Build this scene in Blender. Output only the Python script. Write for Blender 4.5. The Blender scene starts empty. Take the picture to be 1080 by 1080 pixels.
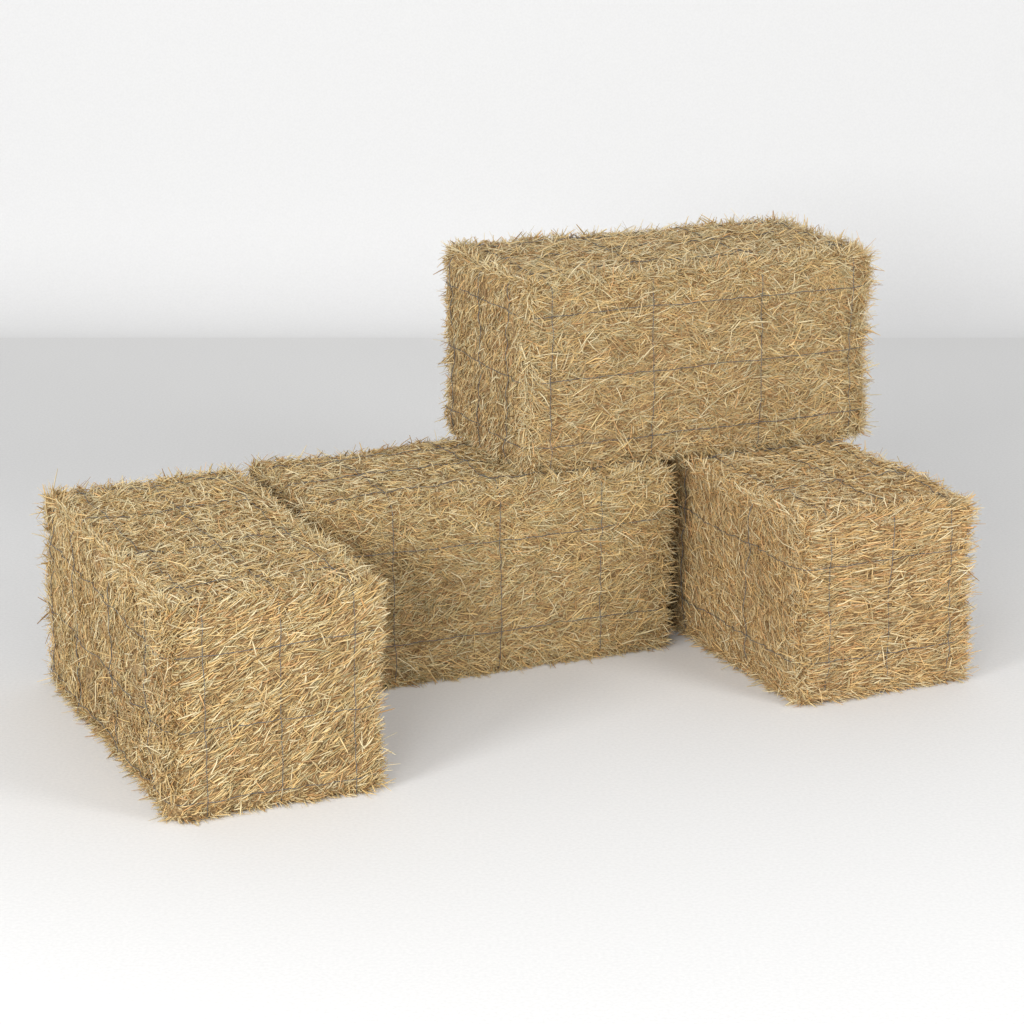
import bpy, math, random
import numpy as np

scene = bpy.context.scene
C = scene.collection

# ------------------------------------------------------------------ materials
def new_mat(name):
    m = bpy.data.materials.new(name); m.use_nodes = True
    nt = m.node_tree; nt.nodes.clear()
    return m, nt

def straw_material():
    m, nt = new_mat('dry_straw'); N = nt.nodes.new; L = nt.links.new
    out = N('ShaderNodeOutputMaterial'); pb = N('ShaderNodeBsdfPrincipled')
    at = N('ShaderNodeAttribute'); at.attribute_name = 'straw_colour'
    tc = N('ShaderNodeTexCoord'); nz = N('ShaderNodeTexNoise')
    nz.inputs['Scale'].default_value = 160; nz.inputs['Detail'].default_value = 2
    mr = N('ShaderNodeMapRange'); mr.inputs['To Min'].default_value = .82; mr.inputs['To Max'].default_value = 1.18
    vm = N('ShaderNodeVectorMath'); vm.operation = 'SCALE'
    L(tc.outputs['Object'], nz.inputs['Vector']); L(nz.outputs['Fac'], mr.inputs['Value'])
    L(at.outputs['Color'], vm.inputs[0]); L(mr.outputs['Result'], vm.inputs['Scale'])
    L(vm.outputs[0], pb.inputs['Base Color'])
    pb.inputs['Roughness'].default_value = .42
    pb.inputs['Specular IOR Level'].default_value = .5
    tr = N('ShaderNodeBsdfTranslucent'); L(vm.outputs[0], tr.inputs['Color'])
    mx = N('ShaderNodeMixShader'); mx.inputs[0].default_value = .07
    L(pb.outputs[0], mx.inputs[1]); L(tr.outputs[0], mx.inputs[2]); L(mx.outputs[0], out.inputs['Surface'])
    return m

def core_material():
    m, nt = new_mat('packed_straw'); N = nt.nodes.new; L = nt.links.new
    out = N('ShaderNodeOutputMaterial'); pb = N('ShaderNodeBsdfPrincipled')
    tc = N('ShaderNodeTexCoord'); mp = N('ShaderNodeMapping'); mp.inputs['Scale'].default_value = (1, 1, 2.2)
    nz = N('ShaderNodeTexNoise'); nz.inputs['Scale'].default_value = 110; nz.inputs['Detail'].default_value = 5
    cr = N('ShaderNodeValToRGB'); e = cr.color_ramp.elements
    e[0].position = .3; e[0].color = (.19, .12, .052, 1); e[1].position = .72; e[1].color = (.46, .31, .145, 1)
    bp = N('ShaderNodeBump'); bp.inputs['Distance'].default_value = .004
    L(tc.outputs['Object'], mp.inputs[0]); L(mp.outputs[0], nz.inputs['Vector'])
    L(nz.outputs['Fac'], cr.inputs[0]); L(cr.outputs[0], pb.inputs['Base Color'])
    L(nz.outputs['Fac'], bp.inputs['Height']); L(bp.outputs[0], pb.inputs['Normal'])
    pb.inputs['Roughness'].default_value = .9
    L(pb.outputs[0], out.inputs['Surface'])
    return m

def wire_material():
    m, nt = new_mat('galvanised_wire'); N = nt.nodes.new; L = nt.links.new
    out = N('ShaderNodeOutputMaterial'); pb = N('ShaderNodeBsdfPrincipled')
    tc = N('ShaderNodeTexCoord'); nz = N('ShaderNodeTexNoise'); nz.inputs['Scale'].default_value = 60
    cr = N('ShaderNodeValToRGB'); e = cr.color_ramp.elements
    e[0].color = (.06, .06, .062, 1); e[1].color = (.19, .19, .19, 1)
    L(tc.outputs['Object'], nz.inputs['Vector']); L(nz.outputs['Fac'], cr.inputs[0]); L(cr.outputs[0], pb.inputs['Base Color'])
    pb.inputs['Metallic'].default_value = .3; pb.inputs['Roughness'].default_value = .55
    L(pb.outputs[0], out.inputs['Surface'])
    return m

def paper_material(name, col, amp=.035):
    m, nt = new_mat(name); N = nt.nodes.new; L = nt.links.new
    out = N('ShaderNodeOutputMaterial'); pb = N('ShaderNodeBsdfPrincipled')
    tc = N('ShaderNodeTexCoord'); nz = N('ShaderNodeTexNoise'); nz.inputs['Scale'].default_value = 130; nz.inputs['Detail'].default_value = 3
    mr = N('ShaderNodeMapRange'); mr.inputs['From Min'].default_value = .3; mr.inputs['From Max'].default_value = .7
    mr.inputs['To Min'].default_value = 1 - amp; mr.inputs['To Max'].default_value = 1 + amp
    vm = N('ShaderNodeVectorMath'); vm.operation = 'SCALE'; vm.inputs[0].default_value = col
    L(tc.outputs['Object'], nz.inputs['Vector']); L(nz.outputs['Fac'], mr.inputs['Value']); L(mr.outputs['Result'], vm.inputs['Scale'])
    L(vm.outputs[0], pb.inputs['Base Color'])
    pb.inputs['Roughness'].default_value = .85; pb.inputs['Specular IOR Level'].default_value = .15
    L(pb.outputs[0], out.inputs['Surface'])
    return m

M_STRAW, M_CORE, M_WIRE = straw_material(), core_material(), wire_material()
M_FLOOR = paper_material('matte_white_floor', (.802, .801, .797))
M_WALL = paper_material('matte_white_wall', (.845, .845, .845), .02)

# ------------------------------------------------------------------ bale shape
RC = .029           # corner radius of the packed block
INSET = .004        # the packed block is this much smaller than the fuzz outline

def unit(a): return a / np.maximum(np.linalg.norm(a, axis=1, keepdims=True), 1e-9)

class Shape:
    """rounded, slightly lumpy box in bale space: x in +-dx/2, y in +-dy/2, z in 0..h"""
    def __init__(s, dx, dy, h, seed, sag=.013):
        s.sag = sag
        s.d = np.array([dx, dy, h]); r = np.random.default_rng(seed)
        s.c = np.array([0, 0, h / 2]); s.half = s.d / 2 - INSET
        s.k = r.normal(0, 13, (10, 3)); s.ph = r.uniform(0, 6.28, 10)
        s.k2 = r.normal(0, 75, (14, 3)); s.ph2 = r.uniform(0, 6.28, 14)
    def lump(s, p):
        a = np.sin(p @ s.k.T + s.ph).sum(1) * .0012
        b = np.sin(p @ s.k2.T + s.ph2).sum(1) * .0011
        return a + b
    def project(s, p, off=0.):
        q = p - s.c; inner = s.half - RC
        lo = -inner - np.array([0, 0, s.sag]); cl = np.clip(q - np.array([0, 0, s.sag]) * (q[:, 2:3] < -s.half[2] + .02), lo, inner); n = unit(q - cl)
        o = RC + s.lump(p) + off
        return s.c + cl + n * (o[:, None] if hasattr(o, '__len__') else o), n

FACES = {  # outward normal, e1 (rightwards seen from outside), e2
    'front': ((0, -1, 0), (1, 0, 0), (0, 0, 1)), 'back': ((0, 1, 0), (-1, 0, 0), (0, 0, 1)),
    'left': ((-1, 0, 0), (0, -1, 0), (0, 0, 1)), 'right': ((1, 0, 0), (0, 1, 0), (0, 0, 1)),
    'top': ((0, 0, 1), (1, 0, 0), (0, 1, 0)), 'bottom': ((0, 0, -1), (1, 0, 0), (0, -1, 0))}

PAL = np.array([(.62, .455, .225), (.70, .55, .31), (.52, .33, .165), (.82, .73, .50), (.50, .44, .27), (.33, .20, .09), (.72, .54, .27)])
PALW = np.array([.23, .18, .15, .13, .14, .09, .08])

def wire_distance(p, wires, shape):
    dist = np.full(len(p), 9.)
    for ax, val in wires: dist = np.minimum(dist, np.abs(p[:, ax] - val))
    return dist

def make_straw(shape, styles, wires, seed, tint):
    r = np.random.default_rng(seed)
    V, COL = [], []; tris = 0
    for face, st in styles.items():
        face = face.split('#')[0]; n0, e1, e2 = (np.array(a, float) for a in FACES[face])
        w1 = abs(shape.d @ np.abs(e1)); w2 = abs(shape.d @ np.abs(e2))
        n = int(w1 * w2 * st['dens'])
        lo, hi = st.get('band', (-.5, .5)); n = int(n * (hi - lo)); a, b = r.uniform(lo, hi, n) * w1, r.uniform(-.5, .5, n) * w2
        p = shape.c + n0 * (shape.d @ np.abs(n0)) / 2 + a[:, None] * e1 + b[:, None] * e2
        # clumped thinning: straws gather in loose tufts
        keep = r.uniform(0, 1, n) < .80 + .5 * np.sin(p @ r.normal(0, 60, 3) + 1) * np.sin(p @ r.normal(0, 60, 3))
        p = p[keep]; n = len(p)
        root, nn = shape.project(p)
        ang = np.radians(st['ang']) + r.normal(0, np.radians(st['spread']), n)
        # comb direction drifts slowly over the face
        ang += .35 * np.sin(p @ r.normal(0, 14, 3) + r.uniform(0, 6)) * st.get('drift', 1)
        if st.get('bi'): ang += np.where(r.uniform(0, 1, n) < st['bi'], math.pi, 0)
        if st.get('cross'): ang += np.where(r.uniform(0, 1, n) < .5, 1, -1) * np.radians(st['cross'])
        wild = r.uniform(0, 1, n) < st.get('wild', .17)
        ang = np.where(wild, r.uniform(0, 6.283, n), ang)
        over = r.uniform(0, 1, n) < st.get('over', .016)        # single stalks lying loose on top of the rest
        ang = np.where(over, ang + r.normal(0, .45, n), ang)
        t = np.cos(ang)[:, None] * e1 + np.sin(ang)[:, None] * e2
        t = unit(t - (t * nn).sum(1, keepdims=True) * nn + 1e-6)
        edge = 1 - np.abs(nn @ n0)                      # >0 on rounded edges
        lift = np.radians(np.abs(r.normal(st['lift'], st['lift'] * .55, n))) + edge * .9
        low = (p[:, 2] < .035) & (r.uniform(0, 1, n) < .4)
        lift = np.where(low, lift + r.uniform(.2, .9, n), lift)
        q = np.abs((p - shape.c)) / 1.0
        room = np.stack([shape.half[i] - q[:, i] if n0[i] == 0 else np.full(n, 9.) for i in range(3)], 1).min(1)
        rim = np.clip(1 - room / .038, 0, 1) * st.get('rim', 1)
        tuft = r.uniform(0, 1, n) < rim * .75
        lift = np.where(tuft, lift + r.uniform(.1, .7, n) * rim, lift)
        low = low | tuft
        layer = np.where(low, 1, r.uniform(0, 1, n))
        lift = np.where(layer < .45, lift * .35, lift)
        stray = r.uniform(0, 1, n) < .014
        lift = np.where(stray, lift + r.uniform(.15, .5, n), lift)
        wd = np.where(tuft, 9, wire_distance(p, wires[face], shape))
        press = np.clip(wd / .016, 0, 1)
        lift *= .32 + .68 * press
        ln = st['len'] * np.exp(r.normal(0, .38, n)); ln = np.clip(ln, .010, .075) * np.where(low, np.where(p[:, 2] < .035, .72, .80), 1) * .94
        ln = np.where(stray, ln * .9, ln)
        rad = st['rad'] * .87 * np.exp(r.normal(0, .22, n))
        fine = (r.uniform(0, 1, n) < .52) & ~stray; rad = np.where(fine, rad * .58, rad)
        chaff = r.uniform(0, 1, n) < .3; ln = np.where(chaff, ln * r.uniform(.25, .6, n), ln); rad = np.where(chaff, rad * .8, rad)
        sink = np.where(layer < .45, -.001, .0) + r.uniform(-.004, .006, n) * (.2 + .8 * press)
        sink = np.where(over, r.uniform(.004, .010, n), sink); ln = np.where(over, np.maximum(ln, .022) * 1.15, ln); rad = np.where(over, np.maximum(rad, st['rad']) * 1.05, rad)
        gone = over & (wd < .012); sink = np.where(gone, -.002, sink); lift = np.where(gone, lift * .5, lift)
        d1 = unit(t * np.cos(lift)[:, None] + nn * np.sin(lift)[:, None])
        side = np.cross(d1, nn)
        bend = r.normal(0, st.get('bend', .20), n)[:, None] * side - nn * np.abs(r.normal(.12, .12, n))[:, None]
        kink = (r.uniform(0, 1, n) < .05)[:, None]; bend = np.where(kink, bend * 3.2, bend)
        d2 = unit(d1 + bend)
        P0 = root + nn * sink[:, None] - d1 * (ln * .12)[:, None]
        P1 = P0 + d1 * (ln * .52)[:, None]; P2 = P1 + d2 * (ln * .48)[:, None]
        if st.get('floor', True):
            for P in (P0, P1, P2): P[:, 2] = np.maximum(P[:, 2], .0025)
        # flattened three-sided tube, tapering to its tip
        up = unit(np.cross(side, d1) + r.normal(0, .5, (n, 3)))
        s_ = unit(np.cross(d1, up)); up = np.cross(s_, d1)
        for P, sc in ((P0, 1.), (P1, .95), (P2, .5)):
            rr = (rad * sc)[:, None]
            V.append(P + s_ * rr); V.append(P - s_ * rr); V.append(P + up * rr * .8)
        if 'pale' in st: pw = PALW * np.where(np.arange(7) == 3, st['pale'], 1); pw /= pw.sum()
        else: pw = PALW
        COLi = PAL[r.choice(len(PAL), n, p=pw)] * np.array(tint) * np.array([1.21, 1.165, 1.05])
        COLi = COLi * np.exp(r.normal(0, .2, n))[:, None]
        COLi = np.where(tuft[:, None], COLi * 1.12, COLi)
        COLi = np.where(over[:, None], COLi, COLi * .95)
        long_pale = (over & (r.uniform(0, 1, n) < .6)) | (stray & (r.uniform(0, 1, n) < .8)) | (tuft & (r.uniform(0, 1, n) < .24))
        COLi = np.where(long_pale[:, None], np.array([.84, .71, .44]) * np.exp(r.normal(0, .08, n))[:, None], COLi)
        COLi[layer < .25] *= np.array([.86, .80, .72])  # deepest straws coloured darker, painting mild shade into the gaps
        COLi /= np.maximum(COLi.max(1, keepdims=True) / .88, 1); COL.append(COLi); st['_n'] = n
        # reorder the nine ring points per straw
        nine = np.stack(V[-9:], 1).reshape(-1, 3); del V[-9:]; V.append(nine)
    V = np.concatenate(V); COL = np.concatenate(COL); n = len(COL)
    quads = []
    for k in (0, 3):
        for i in range(3):
            j = (i + 1) % 3; quads.append((k + i, k + j, k + 3 + j, k + 3 + i))
    q = (np.arange(n)[:, None, None] * 9 + np.array(quads)[None]).reshape(-1, 4)
    return V, q, COL

def core_mesh(shape):
    """fine grid over the six faces pushed onto the lumpy rounded box"""
    vs, qs = [], []; base = 0
    for face, (n0, e1, e2) in FACES.items():
        n0, e1, e2 = map(lambda a: np.array(a, float), (n0, e1, e2))
        w1 = abs(shape.d @ np.abs(e1)); w2 = abs(shape.d @ np.abs(e2))
        m1, m2 = int(w1 / .012), int(w2 / .012)
        # include the rim of the shrunken box so neighbouring faces share their border points
        A = np.linspace(-1, 1, m1 + 1) * (shape.half @ np.abs(e1)); B = np.linspace(-1, 1, m2 + 1) * (shape.half @ np.abs(e2))
        a, b = np.meshgrid(A, B, indexing='ij'); a, b = a.ravel(), b.ravel()
        p = shape.c + n0 * (shape.half @ np.abs(n0)) + a[:, None] * e1 + b[:, None] * e2
        pp, _ = shape.project(p); pp[:, 2] = np.maximum(pp[:, 2], .001)
        vs.append(pp)
        i, j = np.meshgrid(np.arange(m1), np.arange(m2), indexing='ij'); i, j = i.ravel(), j.ravel()
        k = i * (m2 + 1) + j
        qs.append(np.stack([k, k + m2 + 1, k + m2 + 2, k + 1], 1) + base); base += len(pp)
    return np.concatenate(vs), np.concatenate(qs)

def mesh_from(name, V, Q, mats, mat_idx=None, colours=None, smooth=False):
    me = bpy.data.meshes.new(name)
    me.vertices.add(len(V)); me.vertices.foreach_set('co', V.astype(np.float32).ravel())
    me.loops.add(Q.size); me.loops.foreach_set('vertex_index', Q.astype(np.int32).ravel())
    me.polygons.add(len(Q)); me.polygons.foreach_set('loop_start', np.arange(0, Q.size, 4, dtype=np.int32))
    for m in mats: me.materials.append(m)
    if mat_idx is not None: me.polygons.foreach_set('material_index', mat_idx.astype(np.int32))
    me.update(calc_edges=True)
    if smooth: me.polygons.foreach_set('use_smooth', np.ones(len(Q), bool))
    if colours is not None:
        at = me.color_attributes.new('straw_colour', 'FLOAT_COLOR', 'POINT')
        at.data.foreach_set('color', np.concatenate([colours, np.ones((len(colours), 1))], 1).astype(np.float32).ravel())
    return me

def wire_loop(shape, ax, val, seed, off=.0075, rad=.0009):
    """closed wire round the bale in the plane where axis ax = val"""
    r = np.random.default_rng(seed)
    o = [a for a in (0, 1, 2) if a != ax]
    h0, h1 = shape.half[o[0]], shape.half[o[1]]
    pts = []
    per = [(-h0, -h1, h0, -h1), (h0, -h1, h0, h1), (h0, h1, -h0, h1), (-h0, h1, -h0, -h1)]
    for x0, y0, x1, y1 in per:
        m = int(max(abs(x1 - x0), abs(y1 - y0)) / .008)
        for k in range(m):
            f = k / m; q = np.zeros(3); q[o[0]] = x0 + (x1 - x0) * f; q[o[1]] = y0 + (y1 - y0) * f; q[ax] = val
            pts.append(q + np.array([0, 0, shape.c[2]]) * (ax != 2))
    P = np.array(pts)
    if ax == 2: P[:, 2] = val
    n = len(P); s = np.arange(n) / n * 6.2832
    wob = sum(np.sin(s * k + r.uniform(0, 6)) * a for k, a in ((3, .0012), (7, .0008), (13, .0005), (29, .0003)))
    dep = sum(np.sin(s * k + r.uniform(0, 6)) * a for k, a in ((5, .0009), (11, .0008), (23, .0006), (41, .0004)))
    qq = np.abs(P - shape.c); room = np.max([qq[:, a] * 0 + np.minimum(np.abs(shape.half[a] - qq[:, a]) * (np.abs(shape.half[a] - qq[:, a]) > 1e-6), 9) for a in o], 0)
    tuck = np.clip(1 - room / .05, 0, 1)                 # the wire bites in where it turns a corner
    up = (P[:, 2] > shape.d[2] - .012) & (ax != 2)
    S, nn = shape.project(P, off + dep - .0065 * tuck - .0022 * up)
    S[:, ax] += wob
    S[:, 2] = np.maximum(S[:, 2], .003)
    T = unit(np.roll(S, -1, 0) - np.roll(S, 1, 0)); B = unit(np.cross(T, nn)); Nn = np.cross(B, T)
    ring = 6; V = np.zeros((n, ring, 3))
    for k in range(ring):
        a = k / ring * 6.2832; V[:, k] = S + (B * math.cos(a) + Nn * math.sin(a)) * rad
    i, k = np.meshgrid(np.arange(n), np.arange(ring), indexing='ij'); i, k = i.ravel(), k.ravel()
    i2, k2 = (i + 1) % n, (k + 1) % ring
    return V.reshape(-1, 3), np.stack([i * ring + k, i * ring + k2, i2 * ring + k2, i2 * ring + k], 1)

def make_bale(label, origin, z0, yaw, dx, dy, h, xs, ys, zs, styles, seed, tint=(1, 1, 1), sag=.013):
    """origin = near left bottom corner of the outline, xs/ys/zs = wire places measured from that corner"""
    cx = origin[0] + math.cos(yaw) * dx / 2 - math.sin(yaw) * dy / 2
    cy = origin[1] + math.sin(yaw) * dx / 2 + math.cos(yaw) * dy / 2
    root = bpy.data.objects.new('straw_bale', None); C.objects.link(root)
    root.location = (cx, cy, z0); root.rotation_euler = (0, 0, yaw); root.empty_display_size = .1
    root['label'] = label; root['category'] = 'straw bale'; root['group'] = 'straw bales piled together'
    sh = Shape(dx, dy, h, seed, sag)
    X = [(0, v - dx / 2) for v in xs]; Y = [(1, v - dy / 2) for v in ys]; Z = [(2, v) for v in zs]
    wires = {'front': X + Z, 'back': X + Z, 'left': Y + Z, 'right': Y + Z, 'top': X + Y, 'bottom': X + Y}
    V, Q, col = make_straw(sh, styles, wires, seed + 7, tint)
    cV, cQ = core_mesh(sh)
    allV = np.concatenate([V, cV]); allQ = np.concatenate([Q, cQ + len(V)])
    mi = np.concatenate([np.zeros(len(Q)), np.ones(len(cQ))])
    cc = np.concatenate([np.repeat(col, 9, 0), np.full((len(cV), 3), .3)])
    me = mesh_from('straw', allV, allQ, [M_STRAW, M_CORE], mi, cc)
    o = bpy.data.objects.new('straw', me); C.objects.link(o); o.parent = root
    for k, (ax, v) in enumerate(X + Y + Z):
        wV, wQ = wire_loop(sh, ax, v, seed * 31 + k, off=.0126 if ax == 0 else .0110)
        w = bpy.data.objects.new('binding_wire', mesh_from('binding_wire', wV, wQ, [M_WIRE], smooth=True))
        C.objects.link(w); w.parent = root
    return root

def S(dens, ang, spread, ln, rad, lift, **k):
    return dict(dens=dens, ang=ang, spread=spread, len=ln, rad=rad, lift=lift, **k)

D = 66000
top = lambda: S(D, 20, 95, .031, .00165, 18, pale=1.7, over=.045)
bottom = lambda: S(D * .25, 0, 90, .035, .0013, 5)
hidden = lambda a=0: S(D * .6, a, 30, .035, .0014, 14, bi=.5)
long_side = lambda: S(D * 1.25, 2, 17, .037, .00135, 12, bi=.5, cross=20, wild=.25)

# left bale: its short end faces the camera
make_bale('leftmost straw bale, pushed forward with its short end facing the viewer', (-.708, 5.460), 0, .418, .472, .97, .470,
          (.072, .24, .407), (.13, .40, .68, .90), (.041, .20, .365),
          {'front': S(D, 38, 15, .031, .00180, 23, drift=.35, bend=.12), 'left': S(D, 50, 22, .034, .00150, 14, bi=.3), 'top': top(),
           'right': hidden(), 'back': hidden(), 'bottom': bottom()}, 11, (1.02, 1.01, .97))
# rear bale on the floor, long side to the camera
off = .16
make_bale('straw bale lying lengthwise on the floor beneath the stacked one, between the two end-on bales',
          (-.32 - off * math.cos(.412), 6.272 - off * math.sin(.412)), 0, .412, .926, .46, .462,
          (.045 + off, .315 + off, .581 + off), (.06, .215, .37), (.107, .336),
          {'front': long_side(), 'top': S(D, 20, 95, .027, .0016, 12, pale=1.7, over=.045, rim=.3), 'left': hidden(), 'right': S(D, 10, 40, .04, .00135, 22), 'back': hidden(), 'bottom': bottom()},
          23, (1.0, .995, .96))
# right bale
make_bale('rightmost straw bale on the floor, turned end-on under the right end of the stacked one', (.666, 6.148), 0, .438, .462, .90, .456,
          (.068, .233, .399), (.24, .56), (.107, .336),
          {'front': S(D, 13, 14, .036, .00178, 20, drift=.35, bend=.13), 'left': S(D * 1.1, 100, 60, .027, .00130, 13), 'top': S(D, 20, 95, .028, .0016, 13, pale=1.7, over=.045, rim=.6),
           'left#corner': S(16000, 95, 50, .020, .0018, 30, band=(.43, .5), pale=3, bend=.3),
           'right': hidden(), 'back': hidden(), 'bottom': bottom()}, 37, (1.03, .98, .93))
# top bale
front_edge = S(16000, -95, 25, .032, .0019, 26, band=(-.5, -.462), pale=14, bend=.3)
make_bale('straw bale stacked on top of the other bales, bridging the gap between two of them', (.034, 6.492), .459, .430, .946, .487, .476,
          (.062, .335, .630, .890), (.10, .26, .42), (.072, .232, .392),
          {'front': long_side(), 'left': S(D * 1.1, -80, 38, .018, .00160, 28, drift=.4), 'top': top(),
           'left#corner': S(15000, -72, 20, .034, .0021, 22, band=(.41, .5), pale=14, bend=.3), 'front#corner': front_edge,
           'right': S(D, 10, 40, .04, .00135, 20), 'back': hidden(), 'bottom': S(D * .4, 0, 90, .03, .0013, 6, floor=False)}, 41, (1, .99, .97), 0)

# ------------------------------------------------------------------ floor and wall (a seamless sweep)
def struct(name, me):
    o = bpy.data.objects.new(name, me); C.objects.link(o); o['kind'] = 'structure'; return o
YW, R = 9.98, .36      # where the sweep starts to rise, its radius
V = np.array([(-9, -6, 0), (9, -6, 0), (9, YW, 0), (-9, YW, 0)], float)
struct('floor', mesh_from('floor', V, np.array([[0, 1, 2, 3]]), [M_FLOOR]))
prof = [(YW + R * math.sin(a), R - R * math.cos(a)) for a in np.linspace(0, math.pi / 2, 41)] + [(YW + R, 6.5)]
V = np.array([(x, y, z) for y, z in prof for x in (-9, 9)], float)
Q = np.array([[2 * i, 2 * i + 1, 2 * i + 3, 2 * i + 2] for i in range(len(prof) - 1)])
struct('wall', mesh_from('wall', V, Q, [M_WALL], smooth=True))

# ------------------------------------------------------------------ lamps
def area(name, loc, target, sx, sy, power, col=(1, 1, 1)):
    l = bpy.data.lights.new(name, 'AREA'); l.shape = 'RECTANGLE'; l.size = sx; l.size_y = sy; l.energy = power; l.color = col
    o = bpy.data.objects.new(name, l); C.objects.link(o); o.location = loc
    d = np.array(target, float) - np.array(loc, float)
    from mathutils import Vector
    o.rotation_euler = Vector(d).to_track_quat('-Z', 'Y').to_euler()
    return o
area('overhead_softbox', (0, 2.7, 3.7), (0, 4.0, 0), 2.4, 1.4, 27)
area('left_softbox', (-3.7, 1.6, 2.8), (-.4, 6.3, .3), 1.8, 1.8, 185)
area('right_softbox', (4.4, 3.0, 2.7), (.6, 6.6, .4), 1.8, 1.8, 134)
area('front_softbox', (-2.8, -4.5, 3.3), (0, 9.5, 1.9), 3.5, 2.0, 480)
w = bpy.data.worlds.new('World'); scene.world = w; w.use_nodes = True
bg = w.node_tree.nodes['Background']; bg.inputs[0].default_value = (1, 1, 1, 1); bg.inputs[1].default_value = .445

# ------------------------------------------------------------------ camera
cd = bpy.data.cameras.new('camera'); cam = bpy.data.objects.new('camera', cd); C.objects.link(cam)
cd.sensor_width = 36; cd.lens = 36 * 2970.2 / 1080; cd.clip_end = 200
cam.location = (0, 0, 2.3033); cam.rotation_euler = (math.pi / 2 - .28864, 0, 0)
scene.camera = cam
vs = scene.view_settings; vs.view_transform = 'Standard'; vs.look = 'None'; vs.gamma = 1; vs.exposure = 0; vs.use_curve_mapping = False
scene.cycles.use_denoising = True
scene.cycles.denoiser = 'OPENIMAGEDENOISE'
